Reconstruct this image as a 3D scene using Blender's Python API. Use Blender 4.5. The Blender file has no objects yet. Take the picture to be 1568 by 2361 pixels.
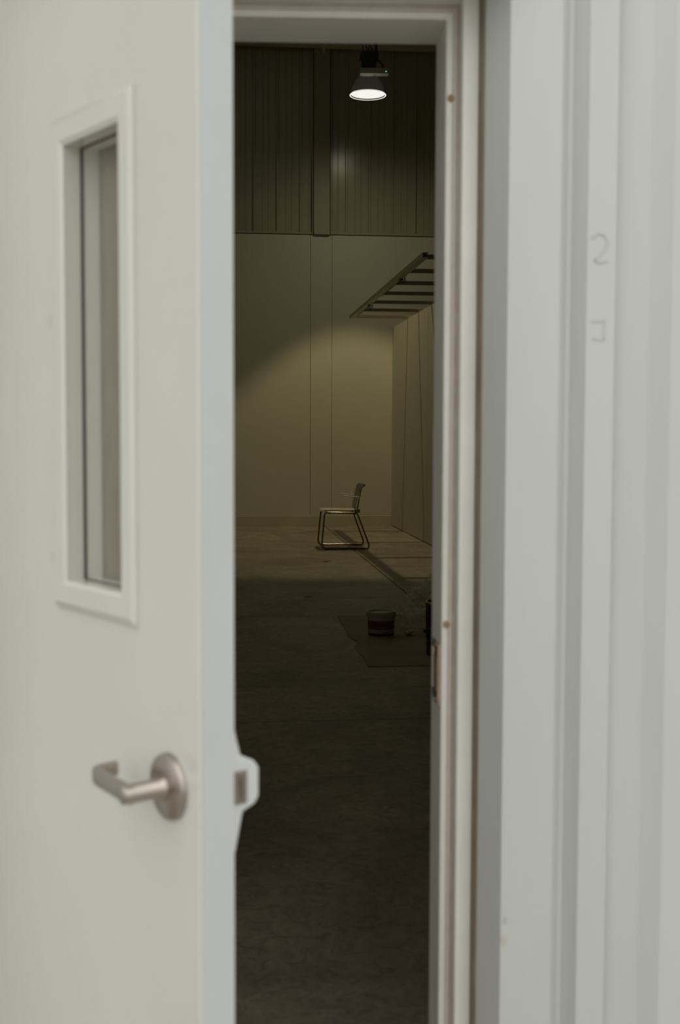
import bpy, bmesh, math, random
from mathutils import Vector, Matrix, noise

S = bpy.context.scene
COL = S.collection
PI = math.pi
R = math.radians

# ------------------------------------------------------------------ camera
cam_d = bpy.data.cameras.new('camera')
cam = bpy.data.objects.new('camera', cam_d)
COL.objects.link(cam)
S.camera = cam
EYE = Vector((0.0, 0.0, 1.386))
rot = Matrix(((0.9947, 0.0033, -0.1024), (-0.1024, 0.0625, -0.9928), (0.0032, 0.9980, 0.0625)))
cam.matrix_world = Matrix.Translation(EYE) @ rot.to_4x4()
cam_d.sensor_fit = 'VERTICAL'
cam_d.sensor_height = 36.0
cam_d.sensor_width = 24.0
cam_d.lens = 2850.0 / 2361.0 * 36.0
cam_d.clip_start = 0.05
cam_d.clip_end = 300
cam_d.dof.use_dof = True
cam_d.dof.focus_distance = 15.2
cam_d.dof.aperture_fstop = 5.6

# ------------------------------------------------------------------ world: bright overcast sky
w = bpy.data.worlds.new('overcast_sky')
S.world = w
w.use_nodes = True
nt = w.node_tree
nt.nodes.clear()
tc = nt.nodes.new('ShaderNodeTexCoord')
sx = nt.nodes.new('ShaderNodeSeparateXYZ')
mr = nt.nodes.new('ShaderNodeMapRange')
mr.inputs['From Min'].default_value = 0.0
mr.inputs['From Max'].default_value = 1.0
mr.inputs['To Min'].default_value = 0.97
mr.inputs['To Max'].default_value = 1.74
bg = nt.nodes.new('ShaderNodeBackground')
bg.inputs['Color'].default_value = (0.97, 1.0, 1.0, 1)
out = nt.nodes.new('ShaderNodeOutputWorld')
nt.links.new(tc.outputs['Generated'], sx.inputs[0])
nt.links.new(sx.outputs['Z'], mr.inputs['Value'])
nt.links.new(mr.outputs[0], bg.inputs['Strength'])
nt.links.new(bg.outputs[0], out.inputs['Surface'])

# weak veiled sun behind the cloud, very soft
sd = bpy.data.lights.new('veiled_sun', 'SUN')
sd.energy = 0.22
sd.angle = R(60)
sd.color = (1.0, 0.97, 0.92)
sun = bpy.data.objects.new('veiled_sun', sd)
sun.rotation_euler = (R(50), 0, R(-8))
COL.objects.link(sun)

vs = S.view_settings
vs.view_transform = 'Standard'
vs.look = 'None'
vs.gamma = 1.0
vs.exposure = 0.0
vs.use_curve_mapping = False

# added fill under the roof, no visible source, lifts the hall's ambient level
ad = bpy.data.lights.new('hall_fill', 'AREA'); ad.shape = 'RECTANGLE'; ad.size = 9.0; ad.size_y = 11.0
ad.energy = 32; ad.color = (1.0, 1.0, 0.70)
ao = bpy.data.objects.new('hall_fill', ad); ao.location = (-2.5, 10.5, 7.6); COL.objects.link(ao)

# ------------------------------------------------------------------ materials
def mat(name, col, rough=0.5, metal=0.0, var=0.0, scale=5.0, bump=0.0, bscale=60.0, spec=0.5, col2=None, detail=6, coords='Object', stretch=None, marks=()):
    m = bpy.data.materials.new(name)
    m.use_nodes = True
    t = m.node_tree
    b = t.nodes['Principled BSDF']
    b.inputs['Base Color'].default_value = (*col, 1)
    b.inputs['Roughness'].default_value = rough
    b.inputs['Metallic'].default_value = metal
    b.inputs['Specular IOR Level'].default_value = spec
    tcn = t.nodes.new('ShaderNodeTexCoord')
    vec = tcn.outputs[coords]
    if stretch:
        mp = t.nodes.new('ShaderNodeMapping')
        mp.inputs['Scale'].default_value = stretch
        t.links.new(vec, mp.inputs['Vector'])
        svec = mp.outputs[0]
    else:
        svec = vec
    colout = None
    if var > 0 or col2:
        n = t.nodes.new('ShaderNodeTexNoise')
        n.inputs['Scale'].default_value = scale
        n.inputs['Detail'].default_value = detail
        n.inputs['Roughness'].default_value = 0.6
        t.links.new(svec, n.inputs['Vector'])
        r = t.nodes.new('ShaderNodeValToRGB')
        r.color_ramp.elements[0].position = 0.35
        r.color_ramp.elements[1].position = 0.65
        c2 = col2 or tuple(c * (1 - var) for c in col)
        r.color_ramp.elements[0].color = (*c2, 1)
        r.color_ramp.elements[1].color = (*col, 1)
        t.links.new(n.outputs['Fac'], r.inputs['Fac'])
        colout = r.outputs['Color']
    for (p, rad, mc, amt, st) in marks:         # dirt spots with a place of their own
        sub = t.nodes.new('ShaderNodeVectorMath'); sub.operation = 'SUBTRACT'
        sub.inputs[1].default_value = p
        mu = t.nodes.new('ShaderNodeVectorMath'); mu.operation = 'MULTIPLY'
        mu.inputs[1].default_value = st
        ln = t.nodes.new('ShaderNodeVectorMath'); ln.operation = 'LENGTH'
        mr2 = t.nodes.new('ShaderNodeMapRange')
        mr2.inputs['From Min'].default_value = rad
        mr2.inputs['From Max'].default_value = rad * 0.3
        mr2.inputs['To Max'].default_value = amt
        mix = t.nodes.new('ShaderNodeMix'); mix.data_type = 'RGBA'
        t.links.new(vec, sub.inputs[0]); t.links.new(sub.outputs[0], mu.inputs[0])
        t.links.new(mu.outputs[0], ln.inputs[0]); t.links.new(ln.outputs['Value'], mr2.inputs['Value'])
        t.links.new(mr2.outputs[0], mix.inputs['Factor'])
        if colout is None:
            mix.inputs['A'].default_value = (*col, 1)
        else:
            t.links.new(colout, mix.inputs['A'])
        mix.inputs['B'].default_value = (*mc, 1)
        colout = mix.outputs['Result']
    if colout is not None:
        t.links.new(colout, b.inputs['Base Color'])
    if bump > 0:
        n2 = t.nodes.new('ShaderNodeTexNoise')
        n2.inputs['Scale'].default_value = bscale
        n2.inputs['Detail'].default_value = 4
        t.links.new(svec, n2.inputs['Vector'])
        bp = t.nodes.new('ShaderNodeBump')
        bp.inputs['Strength'].default_value = bump
        bp.inputs['Distance'].default_value = 0.01
        t.links.new(n2.outputs['Fac'], bp.inputs['Height'])
        t.links.new(bp.outputs[0], b.inputs['Normal'])
    return m

M = {}
M['door'] = mat('door_paint', (0.625, 0.605, 0.54), 0.18, spec=0.8, var=0.05, scale=3, bump=0.04, bscale=25,
                marks=[((0.40, 0.0, 1.54), 0.010, (0.42, 0.37, 0.31), 0.35, (1, 1, 0.7)),
                       ((0.385, 0.0, 1.27), 0.020, (0.45, 0.40, 0.33), 0.35, (1.5, 1, 0.6)),
                       ((0.40, 0.0, 1.215), 0.012, (0.45, 0.38, 0.30), 0.3, (1, 1, 1))])
M['trim'] = mat('frame_paint', (0.86, 0.83, 0.76), 0.4, var=0.08, scale=6)
M['siding'] = mat('siding_paint', (0.555, 0.56, 0.52), 0.42, var=0.05, scale=2.5, stretch=(3, 3, 0.5), bump=0.03, bscale=9,
                  marks=[((0.357, 2.06, 0.52), 0.014, (0.50, 0.33, 0.27), 0.5, (1.6, 1, 1)),
                         ((0.36, 2.06, 0.555), 0.006, (0.35, 0.31, 0.26), 0.5, (1, 1, 0.6))])
M['groove'] = mat('brown_channel', (0.36, 0.29, 0.21), 0.7, var=0.3, scale=12)
M['nickel'] = mat('satin_nickel', (0.46, 0.40, 0.35), 0.30, metal=1.0, var=0.06, scale=40)
M['latch'] = mat('latch_steel', (0.30, 0.25, 0.21), 0.45, metal=0.8, var=0.2, scale=60)
M['silver'] = mat('silver_cover', (0.62, 0.63, 0.61), 0.35, metal=0.25, var=0.04, scale=30)
M['brass'] = mat('worn_strike_metal', (0.52, 0.38, 0.27), 0.35, metal=0.8, var=0.3, scale=50)
M['lip'] = mat('strike_lip_metal', (0.70, 0.60, 0.48), 0.4, metal=0.3, var=0.1, scale=40)
M['rubber_tan'] = mat('tan_rubber', (0.42, 0.27, 0.14), 0.8, var=0.15, scale=80)
M['gasket'] = mat('gasket_rubber', (0.62, 0.53, 0.46), 0.7, var=0.15, scale=40)
M['dark_rubber'] = mat('dark_rubber', (0.05, 0.04, 0.045), 0.6, var=0.1, scale=40)
M['ground'] = mat('outside_concrete', (0.42, 0.395, 0.36), 0.85, var=0.25, scale=2, bump=0.2)
M['int_wall'] = mat('inside_white_panel', (0.62, 0.59, 0.495), 0.5, var=0.05, scale=1.2, bump=0.05, bscale=14)
M['int_steel'] = mat('inside_ribbed_steel', (0.42, 0.39, 0.30), 0.24, var=0.08, scale=2, spec=0.7)
M['base'] = mat('kick_board', (0.52, 0.47, 0.36), 0.5, var=0.1, scale=3)
M['backing'] = mat('dark_backing', (0.03, 0.027, 0.02), 0.9, var=0.1)
M['roof'] = mat('roof_underside', (0.45, 0.41, 0.33), 0.7, var=0.1)
M['frame_steel'] = mat('overhead_frame_steel', (0.72, 0.64, 0.50), 0.5, var=0.1, scale=4)
M['rung'] = mat('overhead_rung_steel', (0.33, 0.27, 0.20), 0.6, var=0.1, scale=4)
M['chrome'] = mat('chromed_tube', (0.30, 0.27, 0.22), 0.16, metal=1.0, var=0.05, scale=30)
M['seat'] = mat('pale_plastic', (0.60, 0.56, 0.42), 0.45, var=0.04, scale=10)
M['backplastic'] = mat('grey_plastic', (0.30, 0.27, 0.20), 0.45, var=0.04, scale=10)
M['arm'] = mat('pale_arm_plastic', (0.80, 0.76, 0.60), 0.35, var=0.04, scale=10)
M['black'] = mat('black_plastic', (0.012, 0.012, 0.011), 0.5, var=0.1, scale=20)
M['driver'] = mat('grey_driver_case', (0.30, 0.29, 0.22), 0.5, var=0.05)
M['shade'] = mat('spun_aluminium', (0.10, 0.095, 0.08), 0.5, metal=0.4, var=0.1)
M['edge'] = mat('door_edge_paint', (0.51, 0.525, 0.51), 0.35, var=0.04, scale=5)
M['pail'] = mat('white_plastic_pail', (0.47, 0.44, 0.35), 0.5, var=0.08, scale=20)
M['red'] = mat('red_label', (0.21, 0.022, 0.038), 0.45, var=0.15, scale=30)
M['pink'] = mat('pale_lettering', (0.50, 0.33, 0.32), 0.5, var=0.05)
M['darkred'] = mat('dark_lettering', (0.07, 0.008, 0.012), 0.5, var=0.05)
M['greylabel'] = mat('grey_label', (0.36, 0.355, 0.30), 0.5, var=0.08, scale=30)
M['darkband'] = mat('dark_label_band', (0.02, 0.02, 0.015), 0.5, var=0.1)
M['can'] = mat('black_painted_can', (0.018, 0.02, 0.024), 0.4, var=0.2, scale=20)
M['canrim'] = mat('dull_tin_rim', (0.40, 0.36, 0.22), 0.4, metal=0.6, var=0.2, scale=30)
M['card'] = mat('brown_card', (0.38, 0.29, 0.185), 0.85, var=0.25, scale=4, bump=0.2, bscale=12)
M['wire'] = mat('galvanised_wire', (0.30, 0.29, 0.26), 0.4, metal=0.7, var=0.1)

def floor_mat():
    m = mat('stained_concrete', (0.27, 0.235, 0.175), 0.55, bump=0.12, bscale=18)
    t = m.node_tree
    b = t.nodes['Principled BSDF']
    g = t.nodes.new('ShaderNodeNewGeometry')
    n1 = t.nodes.new('ShaderNodeTexNoise'); n1.inputs['Scale'].default_value = 1.3; n1.inputs['Detail'].default_value = 8; n1.inputs['Roughness'].default_value = 0.65; n1.inputs['Distortion'].default_value = 0.8
    n2 = t.nodes.new('ShaderNodeTexNoise'); n2.inputs['Scale'].default_value = 14; n2.inputs['Detail'].default_value = 8; n2.inputs['Roughness'].default_value = 0.75; n2.inputs['Distortion'].default_value = 1.5
    t.links.new(g.outputs['Position'], n1.inputs['Vector'])
    t.links.new(g.outputs['Position'], n2.inputs['Vector'])
    r1 = t.nodes.new('ShaderNodeValToRGB')
    r1.color_ramp.elements[0].position = 0.36; r1.color_ramp.elements[0].color = (0.21, 0.172, 0.13, 1)
    r1.color_ramp.elements[1].position = 0.64; r1.color_ramp.elements[1].color = (0.37, 0.315, 0.24, 1)
    r2 = t.nodes.new('ShaderNodeValToRGB')
    r2.color_ramp.elements[0].position = 0.34; r2.color_ramp.elements[0].color = (0.55, 0.52, 0.48, 1)
    r2.color_ramp.elements[1].position = 0.68; r2.color_ramp.elements[1].color = (1.18, 1.16, 1.12, 1)
    e = r2.color_ramp.elements.new(0.5); e.color = (0.9, 0.88, 0.86, 1)
    mx = t.nodes.new('ShaderNodeMix'); mx.data_type = 'RGBA'; mx.blend_type = 'MULTIPLY'; mx.inputs['Factor'].default_value = 1
    t.links.new(n1.outputs['Fac'], r1.inputs['Fac']); t.links.new(n2.outputs['Fac'], r2.inputs['Fac'])
    t.links.new(r1.outputs['Color'], mx.inputs['A']); t.links.new(r2.outputs['Color'], mx.inputs['B'])
    t.links.new(mx.outputs['Result'], b.inputs['Base Color'])
    return m
M['floor'] = floor_mat()

def emit(name, col, st):
    m = bpy.data.materials.new(name); m.use_nodes = True
    t = m.node_tree; t.nodes.clear()
    e = t.nodes.new('ShaderNodeEmission'); e.inputs['Color'].default_value = (*col, 1); e.inputs['Strength'].default_value = st
    o = t.nodes.new('ShaderNodeOutputMaterial'); t.links.new(e.outputs[0], o.inputs['Surface'])
    return m
M['lamp_on'] = emit('lit_lens', (1.0, 0.97, 0.90), 0.93)
M['led'] = emit('green_led', (0.12, 1.0, 0.42), 0.9)

def glass():
    m = bpy.data.materials.new('window_glass'); m.use_nodes = True
    t = m.node_tree; t.nodes.clear()
    tr = t.nodes.new('ShaderNodeBsdfTransparent'); tr.inputs['Color'].default_value = (0.90, 0.92, 0.90, 1)
    gl = t.nodes.new('ShaderNodeBsdfGlossy'); gl.inputs['Roughness'].default_value = 0.02; gl.inputs['Color'].default_value = (1, 0.96, 0.90, 1)
    fr = t.nodes.new('ShaderNodeFresnel'); fr.inputs['IOR'].default_value = 1.55
    mx = t.nodes.new('ShaderNodeMixShader')
    df = t.nodes.new('ShaderNodeBsdfDiffuse'); df.inputs['Color'].default_value = (0.62, 0.57, 0.48, 1)     # pale haze added to brighten the pane like a stronger reflection
    m2 = t.nodes.new('ShaderNodeMixShader')
    dn = t.nodes.new('ShaderNodeTexNoise'); dn.inputs['Scale'].default_value = 6
    dr = t.nodes.new('ShaderNodeMapRange'); dr.inputs['To Min'].default_value = 0.10; dr.inputs['To Max'].default_value = 0.30
    t.links.new(dn.outputs['Fac'], dr.inputs['Value']); t.links.new(dr.outputs[0], m2.inputs[0])
    o = t.nodes.new('ShaderNodeOutputMaterial')
    t.links.new(fr.outputs[0], mx.inputs[0]); t.links.new(tr.outputs[0], mx.inputs[1]); t.links.new(gl.outputs[0], mx.inputs[2])
    t.links.new(mx.outputs[0], m2.inputs[1]); t.links.new(df.outputs[0], m2.inputs[2]); t.links.new(m2.outputs[0], o.inputs['Surface'])
    return m
M['glass'] = glass()

def acrylic():
    m = mat('clear_ribbed_acrylic', (0.5, 0.5, 0.44), 0.4)
    t = m.node_tree
    tr = t.nodes.new('ShaderNodeBsdfTranslucent'); tr.inputs['Color'].default_value = (0.10, 0.10, 0.088, 1)
    tp = t.nodes.new('ShaderNodeBsdfTransparent')
    a1 = t.nodes.new('ShaderNodeMixShader'); a1.inputs[0].default_value = 0.5
    a2 = t.nodes.new('ShaderNodeMixShader'); a2.inputs[0].default_value = 0.78
    o = t.nodes['Material Output']
    t.links.new(tr.outputs[0], a1.inputs[1]); t.links.new(t.nodes['Principled BSDF'].outputs[0], a1.inputs[2])
    t.links.new(a1.outputs[0], a2.inputs[1]); t.links.new(tp.outputs[0], a2.inputs[2]); t.links.new(a2.outputs[0], o.inputs['Surface'])
    t.nodes['Principled BSDF'].inputs['Base Color'].default_value = (0.06, 0.06, 0.05, 1)
    return m
M['acrylic'] = acrylic()

def film():
    m = bpy.data.materials.new('clear_plastic_film'); m.use_nodes = True
    t = m.node_tree
    b = t.nodes['Principled BSDF']
    b.inputs['Base Color'].default_value = (0.85, 0.80, 0.66, 1)
    b.inputs['Roughness'].default_value = 0.3
    tr = t.nodes.new('ShaderNodeBsdfTransparent')
    n = t.nodes.new('ShaderNodeTexNoise'); n.inputs['Scale'].default_value = 9; n.inputs['Detail'].default_value = 4
    mr_ = t.nodes.new('ShaderNodeMapRange'); mr_.inputs['To Min'].default_value = 0.05; mr_.inputs['To Max'].default_value = 0.55
    mx = t.nodes.new('ShaderNodeMixShader')
    o = t.nodes['Material Output']
    t.links.new(n.outputs['Fac'], mr_.inputs['Value']); t.links.new(mr_.outputs[0], mx.inputs[0])
    t.links.new(tr.outputs[0], mx.inputs[1]); t.links.new(b.outputs[0], mx.inputs[2]); t.links.new(mx.outputs[0], o.inputs['Surface'])
    return m
M['film'] = film()

# ------------------------------------------------------------------ mesh helpers
def box(bm, x0, x1, y0, y1, z0, z1, bev=0.0):
    v = [bm.verts.new((x, y, z)) for z in (z0, z1) for y in (y0, y1) for x in (x0, x1)]
    fs = [(0, 2, 3, 1), (4, 5, 7, 6), (0, 1, 5, 4), (2, 6, 7, 3), (0, 4, 6, 2), (1, 3, 7, 5)]
    F_ = [bm.faces.new([v[i] for i in f]) for f in fs]
    if bev > 0:
        es = {e for f in F_ for e in f.edges}
        bmesh.ops.bevel(bm, geom=list(es), offset=bev, segments=2, profile=0.5, affect='EDGES')

def prism(bm, pts, axis, a, b):
    """pts polygon in the two remaining axes, extruded along axis from a to b"""
    def P(p, t):
        if axis == 'x': return (t, p[0], p[1])
        if axis == 'y': return (p[0], t, p[1])
        return (p[0], p[1], t)
    A = [bm.verts.new(P(p, a)) for p in pts]
    B = [bm.verts.new(P(p, b)) for p in pts]
    n = len(pts)
    bm.faces.new(A); bm.faces.new(B[::-1])
    for i in range(n):
        bm.faces.new((A[i], B[i], B[(i + 1) % n], A[(i + 1) % n]))
    bmesh.ops.recalc_face_normals(bm, faces=bm.faces[:])

def lathe(bm, prof, c=(0, 0, 0), axis='z', n=40, caps=True):
    rings = []
    for (r, h) in prof:
        ring = []
        for i in range(n):
            a = 2 * PI * i / n
            if axis == 'z': p = (c[0] + r * math.cos(a), c[1] + r * math.sin(a), c[2] + h)
            elif axis == 'y': p = (c[0] + r * math.cos(a), c[1] + h, c[2] + r * math.sin(a))
            else: p = (c[0] + h, c[1] + r * math.cos(a), c[2] + r * math.sin(a))
            ring.append(bm.verts.new(p))
        rings.append(ring)
    for a, b in zip(rings, rings[1:]):
        for i in range(n):
            bm.faces.new((a[i], a[(i + 1) % n], b[(i + 1) % n], b[i]))
    if caps:
        bm.faces.new(rings[0][::-1]); bm.faces.new(rings[-1])
    bmesh.ops.recalc_face_normals(bm, faces=bm.faces[:])

def rounded(pts, r, seg=5):
    """round the inner corners of a 3-D polyline"""
    P = [Vector(p) for p in pts]
    o = [P[0]]
    for i in range(1, len(P) - 1):
        a = (P[i - 1] - P[i]); b = (P[i + 1] - P[i])
        rr = min(r, a.length * .45, b.length * .45)
        s = P[i] + a.normalized() * rr; e = P[i] + b.normalized() * rr
        for k in range(seg + 1):
            t = k / seg
            o.append((1 - t) ** 2 * s + 2 * t * (1 - t) * P[i] + t * t * e)
    o.append(P[-1])
    return o

def tube(bm, pts, r, n=10, closed=False):
    P = [Vector(p) for p in pts]
    rings = []
    m = len(P)
    up = None
    for i in range(m):
        if closed: t = (P[(i + 1) % m] - P[i - 1]).normalized()
        else: t = (P[min(i + 1, m - 1)] - P[max(i - 1, 0)]).normalized()
        if up is None:
            up = Vector((0, 0, 1)) if abs(t.z) < .9 else Vector((0, 1, 0))
        s = t.cross(up).normalized(); up = s.cross(t).normalized()
        rings.append([bm.verts.new(P[i] + s * r * math.cos(2 * PI * k / n) + up * r * math.sin(2 * PI * k / n)) for k in range(n)])
    L = list(zip(rings, rings[1:])) + ([(rings[-1], rings[0])] if closed else [])
    for a, b in L:
        for k in range(n):
            bm.faces.new((a[k], a[(k + 1) % n], b[(k + 1) % n], b[k]))
    if not closed:
        bm.faces.new(rings[0][::-1]); bm.faces.new(rings[-1])
    bmesh.ops.recalc_face_normals(bm, faces=bm.faces[:])

def slab_hole(bm, x0, x1, z0, z1, hx0, hx1, hz0, hz1, y0, y1):
    """slab between y0 and y1 with a rectangular hole"""
    xs = [x0, hx0, hx1, x1]; zs = [z0, hz0, hz1, z1]
    V = {}
    for yi, y in enumerate((y0, y1)):
        for i, x in enumerate(xs):
            for j, z in enumerate(zs):
                V[yi, i, j] = bm.verts.new((x, y, z))
    for i in range(3):
        for j in range(3):
            if (i, j) == (1, 1): continue
            bm.faces.new((V[0, i, j], V[0, i + 1, j], V[0, i + 1, j + 1], V[0, i, j + 1]))
            bm.faces.new((V[1, i, j], V[1, i, j + 1], V[1, i + 1, j + 1], V[1, i + 1, j]))
    for i in range(3):
        for j in (0, 3):
            bm.faces.new((V[0, i, j], V[0, i + 1, j], V[1, i + 1, j], V[1, i, j]))
            bm.faces.new((V[0, j, i], V[0, j, i + 1], V[1, j, i + 1], V[1, j, i]))
    for a, b in (((1, 1), (2, 1)), ((2, 1), (2, 2)), ((2, 2), (1, 2)), ((1, 2), (1, 1))):
        bm.faces.new((V[0, a[0], a[1]], V[0, b[0], b[1]], V[1, b[0], b[1]], V[1, a[0], a[1]]))
    bmesh.ops.recalc_face_normals(bm, faces=bm.faces[:])

def obj(name, bm, m, parent=None, smooth=False):
    me = bpy.data.meshes.new(name)
    bm.normal_update()
    bm.to_mesh(me); bm.free()
    me.materials.append(m)
    if smooth:
        for p in me.polygons: p.use_smooth = True
        try: me.set_sharp_from_angle(angle=R(35))
        except Exception: pass
    o = bpy.data.objects.new(name, me)
    COL.objects.link(o)
    if parent: o.parent = parent
    return o

def new(): return bmesh.new()

def tag(o, label, cat, group=None, kind=None):
    o['label'] = label; o['category'] = cat
    if group: o['group'] = group
    if kind: o['kind'] = kind
    return o

def thing(name, label, cat, loc=(0, 0, 0), rz=0):
    o = bpy.data.objects.new(name, None); COL.objects.link(o)
    o.location = loc; o.rotation_euler = (0, 0, rz); o.empty_display_size = 0.1
    return tag(o, label, cat)

def struct(o, label=None, cat=None):
    o['kind'] = 'structure'
    if label: o['label'] = label; o['category'] = cat
    return o

FA = R(-3.8)                 # the front wall is turned a little against the hall
def fac(o):
    o.rotation_euler = (0, 0, FA); return o
def fworld(u, v, z=0):
    c, s = math.cos(FA), math.sin(FA)
    return Vector((u * c - v * s, u * s + v * c, z))

# ================================================================== OUTSIDE
b = new(); box(b, -25, 25, -30, 1.6, -0.2, -0.03)
struct(obj('floor', b, M['ground']), 'pale concrete apron outside the doorway', 'ground').name = 'floor_outside'

URAB, ULEFT, ZHEAD = 0.2865, -0.634, 2.133     # rabbet lines of the steel frame
# wall body
b = new()
slab_hole(b, -9.2, 9.2, -0.03, 7.75, -0.66, 0.312, -0.029, 2.16, 2.17, 2.325)
wall_front = fac(struct(obj('wall_front', b, M['int_wall']), 'white front wall with the open doorway', 'wall'))

# ribbed siding, right of the door (profile in plan, extruded up)
def sheet(name, prof, z0, z1, m, parent, th=0.0012):
    """folded sheet: profile in plan, extruded up, with its own thickness behind"""
    b = new()
    front = list(prof); back = [(u, v + th) for u, v in prof]
    L = [[b.verts.new((u, v, z)) for u, v in side_] for side_ in (front, back) for z in (z0, z1)]
    f0, f1, b0, b1 = L
    n = len(prof)
    for i in range(n - 1):
        b.faces.new((f0[i], f0[i + 1], f1[i + 1], f1[i]))
        b.faces.new((b0[i + 1], b0[i], b1[i], b1[i + 1]))
        b.faces.new((f1[i], f1[i + 1], b1[i + 1], b1[i]))
        b.faces.new((f0[i + 1], f0[i], b0[i], b0[i + 1]))
    b.faces.new((f0[0], f1[0], b1[0], b0[0])); b.faces.new((f0[-1], b0[-1], b1[-1], f1[-1]))
    return obj(name, b, m, parent)
ribbed = sheet
VF = 2.06
def pattern(u0, n):
    p = []
    u = u0
    for _ in range(n):
        p += [(u, VF), (u + 0.0865, VF), (u + 0.1030, VF + 0.026), (u + 0.1105, VF + 0.026), (u + 0.1321, VF),
              (u + 0.1800, VF), (u + 0.1835, VF + 0.028), (u + 0.2420, VF + 0.015)]
        u += 0.2759
    return p
right = [(0.3170, 2.166), (0.3190, 2.108)] + pattern(0.3528, 14)
ribbed('siding_sheet', right, -0.02, 7.7, M['siding'], wall_front)
left = [(-(u) - 0.455, v) for u, v in right][::-1]
ribbed('siding_sheet', left, -0.02, 7.7, M['siding'], wall_front)
over = [(-0.806, VF), (-0.60, VF), (-0.585, VF + .026), (-0.575, VF + .026), (-0.555, VF), (-0.40, VF), (-0.385, VF + .026), (-0.375, VF + .026), (-0.355, VF),
        (-0.20, VF), (-0.185, VF + .026), (-0.175, VF + .026), (-0.155, VF), (0.0, VF), (0.015, VF + .026), (0.025, VF + .026), (0.045, VF), (0.20, VF), (0.215, VF + .026), (0.225, VF + .026), (0.245, VF), (0.352, VF)]
ribbed('siding_sheet', over, 2.195, 7.7, M['siding'], wall_front)
b = new(); prism(b, [(1.995, 2.150), (1.995, 2.147), (2.000, 2.146), (2.150, 2.166), (2.166, 2.166), (2.166, 2.196), (2.062, 2.196), (1.998, 2.166)], 'x', -0.806, 0.3525)
obj('head_flashing', b, M['siding'], wall_front)
# brown channel between frame and siding
for sg in (1, -1):
    def mir(u): return u if sg == 1 else -u - 0.455
    b = new(); prism(b, [(mir(0.3120), 2.169), (mir(0.3120), 2.160), (mir(0.3155), 2.160), (mir(0.3176), 2.107), (mir(0.3188), 2.107), (mir(0.3168), 2.169)], 'z', -0.02, 2.175)
    obj('channel', b, M['groove'], wall_front)
b = new(); box(b, -0.768, -0.6635, 2.160, 2.169, -0.02, 2.175); obj('channel', b, M['groove'], wall_front)  # wide hinge-side channel, unseen, added to darken the door's reflection
b = new(); box(b, -0.6635, 0.312, 2.160, 2.169, 2.1625, 2.1745); obj('channel', b, M['groove'], wall_front)
# faint pencil marks on the siding
def mark(pts, wd, z0):
    b = new()
    for (x0, h0), (x1, h1) in zip(pts, pts[1:]):
        d = Vector((x1 - x0, h1 - h0)).normalized() * wd / 2; n = Vector((-d.y, d.x))
        q = [(x0 + n.x, h0 + n.y), (x1 + n.x, h1 + n.y), (x1 - n.x, h1 - n.y), (x0 - n.x, h0 - n.y)]
        prism(b, [(a, z0 + c) for a, c in q], 'y', VF - 0.0012, VF - 0.0004)
    return b
M['pencil'] = mat('faint_pencil', (0.54, 0.538, 0.496), 0.6, var=0.05)
arc = [(0.490 + 0.013 * (1 - math.cos(t)) , 0.026 * math.sin(t) + 0.0) for t in [k * PI / 8 for k in range(0, 9)]]
cur = [(0.492, 0.010), (0.502, 0.018), (0.513, 0.016), (0.519, 0.006), (0.517, -0.006), (0.507, -0.018), (0.497, -0.027), (0.507, -0.030), (0.520, -0.026)]
obj('pencil_mark', mark(cur, 0.0045, 1.703), M['pencil'], wall_front)
cur = [(0.494, 0.014), (0.516, 0.016), (0.517, 0.0), (0.516, -0.016), (0.496, -0.014)]
obj('pencil_mark', mark(cur, 0.0045, 1.562), M['pencil'], wall_front)

# door frame, swept round three sides
def sweep_frame(prof, closed=True):
    b = new()
    def ring(corner):
        L = []
        for (wv, v) in prof:
            if corner == 0: p = (ULEFT + wv, v, 0.0)
            elif corner == 1: p = (ULEFT + wv, v, ZHEAD - wv)
            elif corner == 2: p = (URAB - wv, v, ZHEAD - wv)
            else: p = (URAB - wv, v, 0.0)
            L.append(b.verts.new(p))
        return L
    rs = [ring(i) for i in range(4)]
    n = len(prof)
    for a, c in zip(rs, rs[1:]):
        for k in range(n if closed else n - 1):
            b.faces.new((a[k], a[(k + 1) % n], c[(k + 1) % n], c[k]))
    b.faces.new(rs[0]); b.faces.new(rs[3][::-1])
    bmesh.ops.recalc_face_normals(b, faces=b.faces[:])
    return b
fr = fac(struct(obj('trim_1', sweep_frame([(-0.0285, 2.1690), (-0.0285, 2.1535), (-0.0265, 2.151), (-0.002, 2.151), (0.0, 2.153), (0.0, 2.200),
      (0.0205, 2.200), (0.0225, 2.202), (0.0255, 2.331), (-0.030, 2.331), (-0.030, 2.326), (0.020, 2.326), (0.018, 2.206), (-0.0055, 2.206), (-0.0055, 2.169)]),
      M['trim']), 'cream painted steel door frame around the opening', 'door frame'))
obj('weatherstrip', sweep_frame([(0.0005, 2.2002), (0.0005, 2.1955), (0.0040, 2.1935), (0.0058, 2.1965), (0.0058, 2.2002)]), M['gasket'], fr)
obj('weatherstrip', sweep_frame([(0.0085, 2.2002), (0.0090, 2.1975), (0.0112, 2.1975), (0.0117, 2.2002)]), M['gasket'], fr)
for z in (1.975, 1.046):
    b = new(); lathe(b, [(0.0062, 0), (0.0062, -0.003), (0.0045, -0.0045)], (URAB - 0.0140, 2.200, z), 'y', 16)
    obj('silencer', b, M['rubber_tan'], fr, True)
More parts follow.
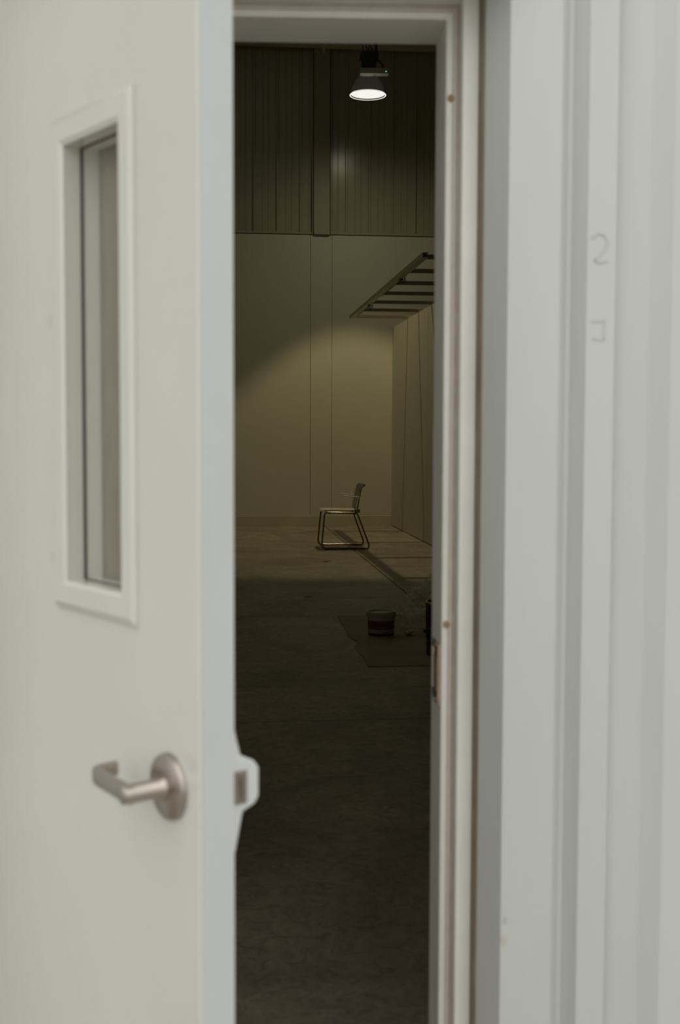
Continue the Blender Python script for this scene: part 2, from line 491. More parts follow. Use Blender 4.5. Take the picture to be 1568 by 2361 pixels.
# surface strike on the frame, behind the stop
b = new()
uj = URAB - 0.0232
prism(b, [(2.213, 0.895), (2.300, 0.895), (2.306, 0.905), (2.306, 0.997), (2.300, 1.006), (2.213, 1.006)], 'x', uj - 0.004, uj + 0.001)
strike = obj('strike', b, M['brass'], fr)
b = new(); box(b, uj - 0.0065, uj - 0.003, 2.282, 2.302, 0.915, 0.990, 0.001); obj('strike_lip', b, M['lip'], strike)
b = new(); box(b, uj - 0.0055, uj - 0.0035, 2.232, 2.270, 0.918, 0.982); obj('strike_pocket', b, M['latch'], strike)
for z in (1.001, 0.900):
    b = new(); lathe(b, [(0.005, 0), (0.005, -0.0022)], (uj - 0.004, 2.245, z), 'x', 12); obj('screw', b, M['latch'], strike)
# threshold
b = new(); prism(b, [(2.10, 0.0), (2.13, 0.012), (2.30, 0.012), (2.33, 0.0)], 'x', ULEFT + 0.03, URAB - 0.03)
fac(struct(obj('trim_2', b, M['silver']), 'metal threshold under the door opening', 'threshold'))

# ------------------------------------------------------------------ the open door leaf
# local axes: x from the free edge towards the hinge, y out of the weather face, z up
A = R(55.1)
oe = Vector((-0.631 + 0.912 * math.cos(A), 2.151 - 0.912 * math.sin(A)))
ow = fworld(oe.x, oe.y)
dw = fworld(-math.cos(A), math.sin(A))
DT = 0.0475
b = new()
slab_hole(b, 0, 0.909, 0.012, 2.124, 0.178, 0.348, 1.182, 1.773, -DT, 0)
door = obj('door_1', b, M['door'])
bv = door.modifiers.new('bevel', 'BEVEL'); bv.width = 0.0015; bv.segments = 2; bv.limit_method = 'ANGLE'
door.location = (ow.x, ow.y, 0)
door.rotation_euler = (0, 0, math.atan2(dw.y, dw.x))
struct(door, 'white steel exterior door standing open with narrow window', 'door')
# edge cap line: slim channel strips along free edge
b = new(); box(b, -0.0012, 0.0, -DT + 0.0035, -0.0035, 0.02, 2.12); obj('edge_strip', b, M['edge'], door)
# glass lite: trim ring outside and inside
def ring(hx0, hx1, hz0, hz1, wd, y_in, y_out, lip):
    b = new()
    prof = [(0.0, y_in), (0.0, y_out), (0.006, y_out + lip), (wd - 0.008, y_out + lip), (wd, y_in if False else y_out - 0.0), (wd, y_in)]
    cs = []
    for (sx_, sz_) in ((0, 0), (1, 0), (1, 1), (0, 1)):
        L = []
        for (o_, y) in prof:
            x = (hx1 + o_) if sx_ else (hx0 - o_)
            z = (hz1 + o_) if sz_ else (hz0 - o_)
            L.append(b.verts.new((x, y, z)))
        cs.append(L)
    n = len(prof)
    for i in range(4):
        a, c = cs[i], cs[(i + 1) % 4]
        for k in range(n):
            b.faces.new((a[k], a[(k + 1) % n], c[(k + 1) % n], c[k]))
    bmesh.ops.recalc_face_normals(b, faces=b.faces[:])
    return b
GX0, GX1, GZ0, GZ1 = 0.183, 0.343, 1.187, 1.768
obj('window_trim', ring(GX0, GX1, GZ0, GZ1, 0.038, -0.0005, 0.004, 0.0035), M['door'], door)
ib = ring(GX0, GX1, GZ0, GZ1, 0.038, 0.0005, 0.004, 0.0035)
for v in ib.verts: v.co.y = -DT - v.co.y
bmesh.ops.recalc_face_normals(ib, faces=ib.faces[:])
obj('window_trim', ib, M['door'], door)
# reveal liners and glass with its gasket
b = new(); slab_hole(b, 0.178, 0.348, 1.182, 1.773, GX0, GX1, GZ0, GZ1, -DT - 0.002, 0.0); obj('window_liner', b, M['door'], door)
b = new(); box(b, GX0 + .0005, GX1 - .0005, -0.0525, -0.0495, GZ0 + .0005, GZ1 - .0005)
obj('pane', b, M['glass'], door)
b = new(); slab_hole(b, GX0 + .0003, GX1 - .0003, GZ0 + .0003, GZ1 - .0003, GX0 + 0.0016, GX1 - 0.0016, GZ0 + 0.0016, GZ1 - 0.0016, -0.0245, -0.0205)
obj('gasket', b, M['dark_rubber'], door)
# lever handle
LT, LZ = 0.068, 0.9665
lb = new()
lathe(lb, [(0.0405, 0.0), (0.0405, 0.003), (0.039, 0.007), (0.034, 0.0095), (0.020, 0.0105), (0.015, 0.012)], (LT, 0, LZ), 'y', 40)
rose = obj('lever_handle', lb, M['nickel'], door, True)
b = new(); lathe(b, [(0.0148, 0.010), (0.0145, 0.014), (0.0118, 0.018), (0.0118, 0.058), (0.0112, 0.064), (0.008, 0.066)], (LT, 0, LZ), 'y', 28)
obj('spindle', b, M['nickel'], rose, True)
b = new()
path = rounded([(LT - 0.008, 0.057, LZ), (LT + 0.094, 0.0555, LZ + 0.003), (LT + 0.099, 0.022, LZ + 0.004)], 0.016, 6)
Pv = [Vector(p) for p in path]
rings = []
for i, p in enumerate(Pv):
    t = (Pv[min(i + 1, len(Pv) - 1)] - Pv[max(i - 1, 0)]).normalized()
    nrm = Vector((-t.y, t.x, 0))
    hh = 0.0115 - 0.002 * min(1, i / (len(Pv) - 1)); th = 0.0055
    r_ = []
    for k in range(12):
        a = 2 * PI * k / 12
        ca, sa = math.cos(a), math.sin(a)
        ex = math.copysign(abs(ca) ** 0.6, ca) * th; ez = math.copysign(abs(sa) ** 0.6, sa) * hh
        r_.append(b.verts.new(p + nrm * ex + Vector((0, 0, ez))))
    rings.append(r_)
for a_, c_ in zip(rings, rings[1:]):
    for k in range(12): b.faces.new((a_[k], a_[(k + 1) % 12], c_[(k + 1) % 12], c_[k]))
b.faces.new(rings[0][::-1]); b.faces.new(rings[-1])
bmesh.ops.recalc_face_normals(b, faces=b.faces[:])
obj('lever', b, M['nickel'], rose, True)
# panic device on the inside face
y = -DT
b = new()
prof = [(y + .0005, 1.052), (y - 0.004, 1.035), (y - 0.011, 1.008), (y - 0.030, 0.999), (y - 0.0365, 0.990), (y - 0.0365, 0.955), (y - 0.031, 0.947), (y - 0.014, 0.940), (y - 0.004, 0.895), (y + .0005, 0.878)]
prism(b, prof, 'x', 0.004, 0.062)
panic = obj('panic_device', b, M['silver'], door)
pb = panic.modifiers.new('bevel', 'BEVEL'); pb.width = 0.003; pb.segments = 3; pb.limit_method = 'ANGLE'; pb.angle_limit = R(20)
b = new(); box(b, 0.0015, 0.010, y - 0.0185, y - 0.0010, 0.9505, 0.9900, 0.001); lat = obj('latch_bolt', b, M['latch'], panic)
b = new(); prism(b, [(y - 0.0095, 0.956), (y - 0.0155, 0.956), (y - 0.0155, 0.975), (y - 0.0095, 0.984)], 'x', -0.0015, 0.004); obj('latch_nose', b, M['latch'], panic)
b = new(); box(b, 0.062, 0.80, y - 0.034, y + 0.0005, 0.949, 0.995, 0.003); obj('push_bar', b, M['silver'], panic)
# hinges
for z in (0.25, 1.06, 1.88):
    b = new(); lathe(b, [(0.0075, -0.057), (0.0075, 0.057)], (0.915, 0.006, z), 'z', 16); obj('hinge', b, M['nickel'], door)

# ================================================================== INSIDE THE HALL
YB = 18.70
# floor slabs with sawn joints between
b = new(); box(b, -8.4, 8.4, 1.6, 19.0, -0.25, -0.05)
floor = struct(obj('floor', b, M['backing']), 'stained grey concrete hall floor', 'floor')
XJ = 1.687
for (x0, x1) in ((-8.3, XJ - 5.5), (XJ - 5.49, XJ - 0.005), (XJ + 0.005, 8.3)):
    for (y0, y1) in ((1.62, 5.9), (5.908, 18.95)):
        b = new(); box(b, x0, x1, y0, y1, -0.055, 0.0); obj('floor_slab', b, M['floor'], floor)
for (x, yy, l, a) in ((1.25, 13.43, 0.05, 0.1), (0.81, 10.48, 0.045, 0.5), (1.22, 13.35, 0.03, 0)):
    b = new()
    prism(b, [(x - l, yy - .012), (x, yy - .02), (x + l, yy + .0), (x + l * .6, yy + .02), (x - l * .5, yy + .01)], 'z', 0.0002, 0.0022)
    tag(obj('floor_scrap', b, M['backing']), {0.05: 'larger dark scrap on the concrete in front of the chair', 0.045: 'dark scrap on the bare floor nearest the doorway', 0.03: 'tiny dark scrap touching the larger one before the chair'}[l], 'debris')

# back wall: body, white liner panels, kick board, ribbed steel above
b = new(); box(b, -8.4, 8.4, YB + 0.06, YB + 0.25, -0.05, 7.75)
wb = struct(obj('wall_back', b, M['backing']), 'back wall, white panels below dark ribbed steel', 'wall')
zt = 4.372
xs = [-8.3, -5.2, -2.0, 1.4745, 1.7975, 4.9, 8.3]
for x0, x1 in zip(xs, xs[1:]):
    d = 0.0 if (x0, x1) != (1.4745, 1.7975) else -0.004
    b = new(); box(b, x0 + 0.0022, x1 - 0.0022, YB + d, YB + 0.062, 0.162, zt, 0.0012); obj('wall_panel', b, M['int_wall'], wb)
b = new(); prism(b, [(YB - 0.030, -0.001), (YB - 0.022, 0.150), (YB - 0.018, 0.158), (YB + 0.06, 0.161), (YB + 0.06, -0.001)], 'x', -8.3, 2.72)
struct(obj('baseboard_back', b, M['base']), 'low kick board along the back wall', 'baseboard')
# ledge trim over the panels
for x0, x1 in ((-8.3, 1.50), (1.765, 8.3)):
    b = new(); box(b, x0, x1, YB - 0.012, YB + 0.062, zt + 0.010, zt + 0.040, 0.002); obj('ledge_trim', b, M['int_steel'], wb)
# ribbed steel: one sheet per bay
def steel_sheet(x_start, x_end):
    prof = []
    pitch = 0.3465; off = 0.631
    k0 = math.floor((x_start - off) / pitch) - 1
    k = k0
    yb = YB + 0.045
    pts = []
    while True:
        c = off + k * pitch
        if c - 0.1 > x_end: break
        pts += [(c - 0.022, yb), (c - 0.012, yb - 0.030), (c + 0.012, yb - 0.030), (c + 0.022, yb),
                (c + 0.118, yb), (c + 0.124, yb - 0.007), (c + 0.134, yb - 0.007), (c + 0.140, yb),
                (c + 0.206, yb), (c + 0.212, yb - 0.007), (c + 0.222, yb - 0.007), (c + 0.228, yb)]
        k += 1
    pts = [(x_start, yb)] + [p for p in pts if x_start < p[0] < x_end] + [(x_end, yb)]
    return pts
for x0, x1 in ((-8.3, -4.6), (-4.58, -1.5), (-1.48, 1.505), (1.765, 4.9), (4.92, 8.3)):
    pr = steel_sheet(x0, x1)
    sheet('steel_sheet', pr, zt + 0.03, 7.74, M['int_steel'], wb, 0.001)
# column standing in the ribbed part, with its edge angles
b = new(); box(b, 1.519, 1.757, YB - 0.045, YB + 0.061, zt + 0.004, 7.74, 0.003)
colm = struct(obj('trim_3', b, mat('dull_column_paint', (0.42, 0.39, 0.30), 0.55, var=0.06, scale=3, spec=0.2)), 'flat steel column between the ribbed sheets', 'column')
for x0, x1 in ((1.4985, 1.509), (1.767, 1.779)):
    b = new(); box(b, x0, x1, YB - 0.028, YB + 0.06, zt + 0.006, 7.74, 0.002); obj('edge_angle', b, M['int_steel'], colm)
# high girt near the roof and a small bracket on it
b = new(); prism(b, [(YB - 0.20, 7.10), (YB - 0.20, 7.24), (YB - 0.185, 7.24), (YB - 0.185, 7.115), (YB - 0.05, 7.115), (YB - 0.05, 7.10)], 'x', -8.3, 8.3)
struct(obj('trim_4', b, M['frame_steel']), 'long horizontal steel girt high on the back wall', 'beam')
b = new(); prism(b, [(1.60, 7.10), (1.685, 7.10), (1.665, 7.02), (1.648, 6.97), (1.635, 7.03)], 'y', YB - 0.19, YB - 0.14)
tag(obj('bracket', b, M['frame_steel']), 'small pointed bracket hanging from the high girt', 'bracket')

# left, far right walls and roof (out of view, they close the hall)
b = new(); box(b, -8.5, -8.3, 2.55, 18.95, -0.05, 7.75); struct(obj('wall_left', b, M['int_wall']), 'left side wall of the hall', 'wall')
b = new(); box(b, 8.3, 8.5, 1.75, 18.95, -0.05, 7.75); struct(obj('wall_far_right', b, M['int_steel']), 'far right side wall of the hall', 'wall')
b = new(); box(b, -8.6, 8.6, 1.45, 19.0, 7.74, 7.9); struct(obj('ceiling', b, M['roof']), 'dark roof over the hall', 'ceiling')

# low partition on the right
XW, ZW = 2.72, 2.992
b = new(); box(b, XW + 0.018, XW + 0.12, 10.4, YB - 0.002, -0.01, ZW - 0.002)
wr = struct(obj('wall_right', b, M['backing']), 'low white partition wall on the right', 'wall')
g = 0.0035
for y0, y1 in ((12.6, 15.567), (15.574, YB - 0.004)):
    b = new(); box(b, XW, XW + 0.019, y0, y1, 0.200, ZW, 0.0005); obj('wall_panel', b, M['int_wall'], wr)
b = new(); box(b, XW, XW + 0.019, 10.4, 12.595, 0.200, ZW); obj('wall_panel', b, M['int_wall'], wr)
b = new(); box(b, XW, XW + 0.119, 10.4, YB - 0.003, ZW - 0.001, ZW + 0.012); obj('wall_cap', b, M['int_wall'], wr)
for y0, y1 in ((10.4, 12.595), (12.6, 15.567), (15.574, YB - 0.031)):
    b = new(); box(b, XW - 0.002, XW + 0.019, y0, y1, 0.009, 0.196, 0.001)
    o_ = obj('baseboard_right', b, M['int_wall'], wr); o_.name = 'kick_panel'

# overhead ladder-like frame beside the partition
fz0, fz1 = 3.0055, 3.052
fr2 = thing('overhead_frame', 'ladder-like steel frame with dark rungs resting on partition top', 'metal frame', (XW, 11.3, fz0))
def frame_part(name, bm_, m):
    o = obj(name, bm_, m, fr2)
    o.location = Vector((0, 0, 0)); o.matrix_parent_inverse = Matrix.Translation(-Vector(fr2.location)); return o
b = new(); prism(b, [(1.915, fz0), (1.972, fz0), (1.972, fz0 + .003), (1.918, fz0 + .003), (1.918, fz1 - .003), (1.972, fz1 - .003), (1.972, fz1), (1.915, fz1)], 'y', 11.28, 17.33)
frame_part('rail', b, M['frame_steel'])
for yy in (11.411, 12.402, 13.390, 14.372, 15.339, 16.310, 17.219):
    b = new(); box(b, 1.9185, XW + 0.11, yy - 0.02, yy + 0.02, fz0 + 0.0035, fz1 - 0.0035, 0.001)
    frame_part('rung', b, M['rung'])
for (y0, y1) in ((12.89, 14.5), (15.58, 16.77)):
    b = new(); box(b, 1.9722, 1.976, y0, y1, fz0 - 0.004, fz0 + 0.012); frame_part('clamp_shadow', b, M['backing'])  # dark strips standing in for the shadow under the clamps
for yy in (12.85, 15.47):
    b = new()
    tube(b, rounded([(1.952, yy, fz0 + 0.005), (1.952, yy, fz0 - 0.035), (1.982, yy, fz0 - 0.045), (1.997, yy, fz0 - 0.02), (1.997, yy, fz0 + 0.02)], .01), 0.007, 8)
    box(b, 1.938, 1.978, yy - 0.03, yy + 0.03, fz0 - 0.022, fz0 - 0.001)
    frame_part('clamp', b, M['rung'])

# ------------------------------------------------------------------ high-bay lamp
LX, LY, LZP = 2.0985, 16.85, 5.949
lamp = thing('ceiling_lamp', 'round high-bay lamp glowing white below its black gear box', 'lamp', (LX, LY, LZP))
lamp.scale = (1.034, 1.034, 1.034)
def lp(name, bm_, m, smooth=False, par=None):
    return obj(name, bm_, m, par or lamp, smooth)
b = new()
lathe(b, [(0.236, 0.0), (0.2385, 0.004), (0.232, 0.02), (0.205, 0.10), (0.165, 0.19), (0.11, 0.255), (0.075, 0.27), (0.075, 0.262), (0.105, 0.246), (0.158, 0.184), (0.198, 0.098), (0.225, 0.03), (0.225, 0.0)], n=64, caps=False)
# close the ring between first and last rows
shade = lp('shade', b, M['acrylic'], True)
b = new(); lathe(b, [(0.2225, 0.016), (0.2225, 0.020)], n=64); lens = lp('lens', b, M['lamp_on'])
b = new(); lathe(b, [(0.2245, -0.002), (0.2380, -0.002), (0.2395, 0.003), (0.2245, 0.003), (0.2245, -0.002)], n=64, caps=False); lp('rim', b, M['lamp_on'])
b = new(); box(b, -0.100, 0.275, -0.07, 0.07, 0.262, 0.335, 0.004); drv = lp('driver_case', b, M['driver'])
drv.rotation_euler = (0, R(-1.5), 0)
b = new(); lathe(b, [(0.0075, 0), (0.0075, -0.004)], (0.236, -0.0705, 0.287), 'y', 12); lp('indicator_light', b, M['led'], par=drv)
b = new(); box(b, -0.078, 0.098, -0.08, 0.08, 0.345, 0.50, 0.004); box(b, -0.100, 0.122, -0.09, 0.09, 0.455, 0.535, 0.004); lp('gear_box', b, M['black'])
b = new()
for pts in ([(-0.03, 0, 0.53), (-0.065, 0, 0.57), (-0.082, 0, 0.66), (-0.085, 0, 1.9)],
            [(0.00, 0, 0.53), (-0.02, 0, 0.60), (-0.03, 0, 0.68), (-0.03, 0, 1.9)],
            [(0.03, 0, 0.53), (0.005, 0, 0.60), (0.02, 0, 0.645), (0.045, 0, 0.62), (0.04, 0, 0.55)],
            [(0.065, 0, 0.53), (0.065, 0, 0.61)]):
    tube(b, rounded(pts, 0.03, 4), 0.0065, 6)
lp('cable', b, M['black'])
b = new(); tube(b, [(0.095, 0, 0.43), (0.105, 0, 0.50), (0.105, 0, 1.94)], 0.018, 10); lp('hanger_rod', b, M['black'])
b = new(); tube(b, rounded([(0.100, 0, 0.50), (0.125, 0, 0.455), (0.185, 0, 0.41), (0.205, 0, 0.33)], 0.04, 6), 0.011, 8); lp('supply_cord', b, M['black'])
ld = bpy.data.lights.new('lamp_light', 'SPOT')
ld.energy = 205; ld.color = (1.0, 0.85, 0.46); ld.spot_size = R(77); ld.spot_blend = 0.22; ld.shadow_soft_size = 0.025
lo = bpy.data.objects.new('lamp_light', ld); COL.objects.link(lo); lo.parent = lamp; lo.location = (0, 0, -0.02); lo.rotation_euler = (R(-5), 0, 0)
# dim stray light that leaves the reflector sideways
ld2 = bpy.data.lights.new('lamp_spill', 'SPOT')
ld2.spot_size = R(172); ld2.spot_blend = 1.0
ld2.energy = 56; ld2.color = (1.0, 0.93, 0.62); ld2.shadow_soft_size = 0.12
lo2 = bpy.data.objects.new('lamp_spill', ld2); COL.objects.link(lo2); lo2.parent = lamp; lo2.location = (0, 0, -0.03)
# glow inside the translucent reflector
ld3 = bpy.data.lights.new('reflector_glow', 'POINT'); ld3.energy = 0.12; ld3.color = (1.0, 0.93, 0.72); ld3.shadow_soft_size = 0.04
lo3 = bpy.data.objects.new('reflector_glow', ld3); COL.objects.link(lo3); lo3.parent = lamp; lo3.location = (0, 0, 0.12)

# ------------------------------------------------------------------ chair
ch = thing('armchair', 'stackable armchair on a bent chrome sled base, facing left', 'chair', (1.60, 15.08, 0))
CX, CY = 1.60, 15.08
yn, yf = 14.80 - CY, 15.36 - CY
def side(yy):
    p = [(1.700, yy * 0.92, 0.438), (1.345, yy * 0.92, 0.448), (1.308, yy, 0.055), (1.335, yy, 0.0115), (1.870, yy, 0.0115), (1.885, yy, 0.045), (1.742, yy * 0.92, 0.430), (1.700, yy * .92, 0.438)]
    return [(x - CX, y_, z) for x, y_, z in p]
for yy in (yn, yf):
    b = new(); tube(b, rounded([side(yy)[0], side(yy)[1], side(yy)[2], side(yy)[3], side(yy)[4], side(yy)[5], side(yy)[6], side(yy)[7]], 0.035, 6), 0.0105, 12)
    fm = obj('sled_frame', b, M['chrome'], ch, True)
    for xx in (1.37, 1.80):
        b = new(); box(b, xx - CX - 0.025, xx - CX + 0.025, yy - 0.011, yy + 0.011, 0.0002, 0.012, 0.002); obj('glide', b, M['black'], fm)
for xx in (1.40, 1.70):
    b = new(); tube(b, [(xx - CX, yn * .92, 0.436), (xx - CX, yf * .92, 0.436)], 0.009, 8)
    obj('cross_tube', b, M['chrome'], ch, True)
# seat: thin shell with a waterfall front
def shell(path, ws, th, m, name, dish=0.0):
    b = new(); n = len(path); K = 12
    top = []; bot = []
    P = [Vector((p[0], 0, p[1])) for p in path]
    for i, p in enumerate(P):
        t = (P[min(i + 1, n - 1)] - P[max(i - 1, 0)]).normalized(); nr = Vector((-t.z, 0, t.x))
        tr, br = [], []
        for k in range(K + 1):
            s = -1 + 2 * k / K
            q = p + Vector((0, s * ws[i] / 2, 0)) - nr * dish * (1 - s * s)
            e = 1 - 0.55 * abs(s) ** 6
            tr.append(b.verts.new(q + nr * th / 2 * e)); br.append(b.verts.new(q - nr * th / 2 * e))
        top.append(tr); bot.append(br)
    for i in range(n - 1):
        for k in range(K):
            b.faces.new((top[i][k], top[i][k + 1], top[i + 1][k + 1], top[i + 1][k]))
            b.faces.new((bot[i][k], bot[i + 1][k], bot[i + 1][k + 1], bot[i][k + 1]))
        for k in (0, K):
            b.faces.new((top[i][k], top[i + 1][k], bot[i + 1][k], bot[i][k]))
    for i in (0, n - 1):
        for k in range(K): b.faces.new((top[i][k], top[i][k + 1], bot[i][k + 1], bot[i][k]))
    bmesh.ops.recalc_face_normals(b, faces=b.faces[:])
    return obj(name, b, m, ch, True)
sp = [(1.312, 0.452), (1.322, 0.465), (1.345, 0.4715), (1.42, 0.473), (1.52, 0.470), (1.62, 0.468), (1.70, 0.470), (1.735, 0.478)]
shell([(x - CX, z) for x, z in sp], [0.38, 0.42, 0.45, 0.47, 0.47, 0.465, 0.45, 0.43], 0.016, M['seat'], 'seat', 0.004)
bp_ = [(1.728, 0.470), (1.730, 0.52), (1.742, 0.59), (1.758, 0.65), (1.773, 0.71), (1.785, 0.755), (1.797, 0.776), (1.815, 0.784), (1.835, 0.783), (1.850, 0.777)]
shell([(x - CX, z) for x, z in bp_], [0.32, 0.35, 0.385, 0.395, 0.395, 0.39, 0.385, 0.375, 0.36, 0.34], 0.013, M['backplastic'], 'backrest', 0.006)
for s in (-1, 1):
    b = new(); tube(b, rounded([(1.735 - CX, s * 0.205, 0.437), (1.748 - CX, s * 0.208, 0.50), (1.765 - CX, s * 0.208, 0.60), (1.785 - CX, s * 0.202, 0.70), (1.800 - CX, s * 0.196, 0.755), (1.840 - CX, s * .188, 0.772)], 0.03), 0.0095, 10)
    up = obj('back_upright', b, M['backplastic'], ch, True)
    b = new(); box(b, 1.705 - CX, 1.775 - CX, s * 0.245 - 0.012, s * 0.245 + 0.012, 0.440, 0.485, 0.006); obj('hinge_block', b, M['backplastic'], up)
    b = new()
    ya = s * 0.26
    pts = [(1.770 - CX, s * 0.21, 0.615), (1.760 - CX, ya, 0.633), (1.66 - CX, ya, 0.640), (1.575 - CX, ya, 0.649)]
    P4 = rounded(pts, 0.01, 3)
    tube(b, P4, 0.0085, 8)
    for v in b.verts: v.co.y = ya + (v.co.y - ya) * 2.2 if v.co.x < 1.755 - CX else v.co.y
    obj('armrest', b, M['arm'], ch, True)

# ------------------------------------------------------------------ card sheet on the floor
edge = [(0.921, 7.256), (0.924, 7.45), (0.930, 7.616), (0.918, 7.75), (0.921, 7.857), (0.922, 7.983), (0.957, 8.11), (0.960, 8.176), (0.936, 8.28), (0.925, 8.42), (0.939, 8.674), (0.936, 8.986), (0.945, 9.319),
        (1.5, 9.35), (2.3, 9.34), (2.32, 8.2), (2.30, 7.26), (1.6, 7.245), (1.2, 7.255)]
b = new(); prism(b, edge, 'z', 0.0004, 0.0055)
tag(obj('cardboard_sheet', b, M['card']), 'brown protective sheet with a torn left edge on the floor', 'sheet')

# ------------------------------------------------------------------ text wrapped on a cylinder
def wrap_text(name, body, size, cx_, cy_, z, rad, ang0, m, parent, sx_=1.0, space=1.0):
    cu = bpy.data.curves.new('lettering', 'FONT'); cu.body = body; cu.size = size; cu.align_x = 'CENTER'; cu.space_character = space
    cu.extrude = 0.0; cu.resolution_u = 3
    tmp = bpy.data.objects.new('lettering', cu); COL.objects.link(tmp)
    bpy.context.view_layer.update()
    me = bpy.data.meshes.new_from_object(tmp.evaluated_get(bpy.context.evaluated_depsgraph_get()))
    bpy.data.objects.remove(tmp)
    for v in me.vertices:
        a = ang0 + v.co.x * sx_ / rad
        h = v.co.y
        v.co = Vector((cx_ + rad * math.cos(a), cy_ + rad * math.sin(a), z + h))
    me.materials.clear(); me.materials.append(m)
    o = bpy.data.objects.new(name, me); COL.objects.link(o); o.parent = parent
    return o

# small paint pail
PX, PY = 1.145, 8.33
pail = thing('paint_pail', 'small white plastic paint pail with a red label band', 'bucket', (PX, PY, 0.0055))
def rz(z): return 0.0865 + (0.0955 - 0.0865) * z / 0.17        # taper
b = new(); lathe(b, [(0.0845, 0.0), (rz(0), 0.004), (rz(.14), 0.14), (0.0965, 0.142), (0.0975, 0.148), (0.0955, 0.152), (0.0975, 0.168), (0.0965, 0.172), (0.0935, 0.172), (0.092, 0.160), (0.083, 0.01), (0.0, 0.008)], n=48)
obj('pail_body', b, M['pail'], pail, True)
b = new(); lathe(b, [(0.0, 0.165), (0.086, 0.165), (0.089, 0.176), (0.0985, 0.177), (0.0995, 0.170), (0.0995, 0.160), (0.0978, 0.158), (0.0978, 0.150)], n=48, caps=False)
obj('lid', b, M['pail'], pail, True)
def band(z0, z1, m, name, off=0.0008):
    b = new(); lathe(b, [(rz(z0) + off, z0), (rz(z1) + off, z1)], n=48, caps=False); return obj(name, b, m, pail, True)
lab = band(0.060, 0.118, M['red'], 'label')
band(0.033, 0.0595, M['greylabel'], 'label', 0.0007)
band(0.012, 0.0325, M['darkband'], 'label', 0.0009)
face = math.atan2(-PY, -PX) + 0.10
wrap_text('lettering', 'PAINTS', 0.0165, 0, 0, 0.0665, rz(0.07) + 0.002, face, M['pink'], lab, 1.15, 1.45)
# the first line of the label is an illegible dark scrawl: loops only
b = new()
pts = []
for k in range(90):
    s = k / 89
    a = face - 0.48 + 1.0 * s
    zz = 0.094 + 0.008 * math.sin(s * 46) + 0.003 * math.sin(s * 17 + 1)
    r_ = rz(0.09) + 0.0012
    pts.append((r_ * math.cos(a), r_ * math.sin(a), zz))
tube(b, pts, 0.0009, 5); obj('lettering', b, M['darkred'], lab)
b = new()
pts = [((rz(.04) + .001) * math.cos(face - 0.05 + .55 * k / 20), (rz(.04) + .001) * math.sin(face - 0.05 + .55 * k / 20), 0.040) for k in range(21)]
tube(b, pts, 0.0018, 5); obj('printed_line', b, M['darkband'], pail)
b = new()
tube(b, [(0.096 * math.cos(t), 0.099 * math.sin(t), 0.150 - 0.085 * math.sin(-t if t < 0 else 0) ) for t in [-PI + PI * k / 24 for k in range(25)]], 0.0013, 6)
obj('wire_handle', b, M['wire'], pail)
for s in (-1, 1):
    b = new(); box(b, s * 0.100 - 0.006, s * 0.100 + 0.006, -0.009, 0.009, 0.140, 0.158, 0.002); obj('handle_ear', b, M['pail'], pail)

# small crumpled scrap by the pail
random.seed(4)
b = new(); bmesh.ops.create_icosphere(b, subdivisions=3, radius=0.03)
for v in b.verts:
    n_ = noise.noise(v.co * 60) * 0.5 + noise.noise(v.co * 140) * 0.3
    v.co *= 1 + n_; v.co.z = v.co.z * 0.5 + 0.020
scr = obj('paper_wad', b, M['pail']); scr.location = (1.345, 8.36, 0.0055)
tag(scr, 'small pale crumpled wad between pail and plastic bag', 'litter')
lowest = min(v.co.z for v in scr.data.vertices); scr.location.z = 0.0058 - lowest

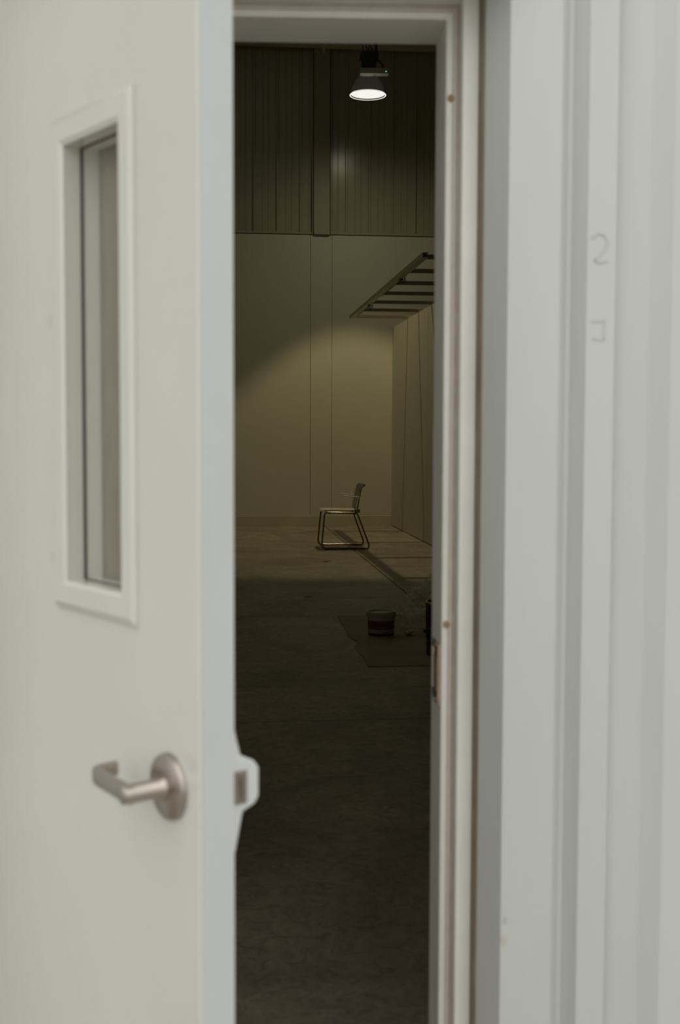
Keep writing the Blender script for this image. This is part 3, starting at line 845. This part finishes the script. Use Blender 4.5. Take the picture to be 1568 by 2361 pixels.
# tall black can
KX, KY = 1.478, 7.62
can = thing('paint_can', 'tall dark metal paint can with wire handle beside the jamb', 'can', (KX, KY, 0.0055))
KR = 0.145
b = new(); lathe(b, [(KR - 0.012, 0.0), (KR - 0.004, 0.006), (KR - 0.004, 0.10), (KR, 0.106), (KR, 0.318), (KR - 0.004, 0.322), (KR - 0.004, 0.330), (KR - 0.010, 0.330), (KR - 0.010, 0.02), (0.0, 0.018)], n=64)
obj('can_body', b, M['can'], can, True)
b = new(); lathe(b, [(KR - 0.004, 0.318), (KR + 0.004, 0.322), (KR + 0.007, 0.329), (KR + 0.003, 0.336), (KR - 0.007, 0.337), (KR - 0.0095, 0.329), (KR - 0.004, 0.318)], n=64, caps=False)
obj('can_rim', b, M['canrim'], can, True)
b = new(); lathe(b, [(KR + 0.0008, 0.212), (KR + 0.0008, 0.268)], n=64, caps=False); kl = obj('label', b, mat('dull_red_label', (0.085, 0.014, 0.018), 0.5, var=0.3, scale=30), can, True)
wrap_text('lettering', 'UN', 0.050, 0, 0, 0.2215, KR + 0.0022, math.atan2(-KY, -KX) - 0.82, M['black'], kl, 0.9, 1.0)
b = new(); lathe(b, [(0.012, 0), (0.012, 0.014), (0.006, 0.018)], (KR * -0.999, 0, 0.150), 'x', 14)
for v in b.verts: v.co.x = -2 * KR * 0.999 - v.co.x
bmesh.ops.recalc_face_normals(b, faces=b.faces[:])
obj('handle_ear', b, M['can'], can)
b = new(); lathe(b, [(0.012, 0), (0.012, 0.014), (0.006, 0.018)], (KR * 0.999, 0, 0.150), 'x', 14); obj('handle_ear', b, M['can'], can)
b = new(); tube(b, [((KR + 0.016) * math.cos(t), -(KR + 0.012) * math.sin(t), 0.150 + 0.05 * math.sin(t) - 0.02 * math.exp(-((t - PI) / 0.12) ** 2)) for t in [PI * k / 30 for k in range(31)]], 0.002, 6)
obj('wire_handle', b, M['wire'], can)

# crumpled clear plastic bag behind the pails
b = new(); bmesh.ops.create_icosphere(b, subdivisions=6, radius=1.0)
for v in b.verts:
    p = v.co.copy()
    f1 = 0.0
    q = p * 1.6 + Vector((3, 1, 7))
    ridged = 1 - abs(noise.noise(q)) * 2
    ridged2 = 1 - abs(noise.noise(q * 2.4)) * 2
    ridged3 = 1 - abs(noise.noise(q * 6.0)) * 2
    d = 0.78 + 0.16 * ridged + 0.085 * ridged2 + 0.03 * ridged3
    x = p.x * 0.32 * d; y_ = p.y * 0.30 * d; z = p.z * 0.33 * d
    if p.z > 0: z *= 0.95 + 0.32 * noise.noise(Vector((p.x * 2.2, p.y * 2.2, 5)))
    z = max(z, -0.10)
    v.co = (x, y_, (z + 0.10) * 0.88)
bag = obj('plastic_bag', b, M['film'], None, True)
bag.location = (1.645, 8.72, 0.006)
tag(bag, 'crumpled translucent plastic bag behind the pail and can', 'bag')
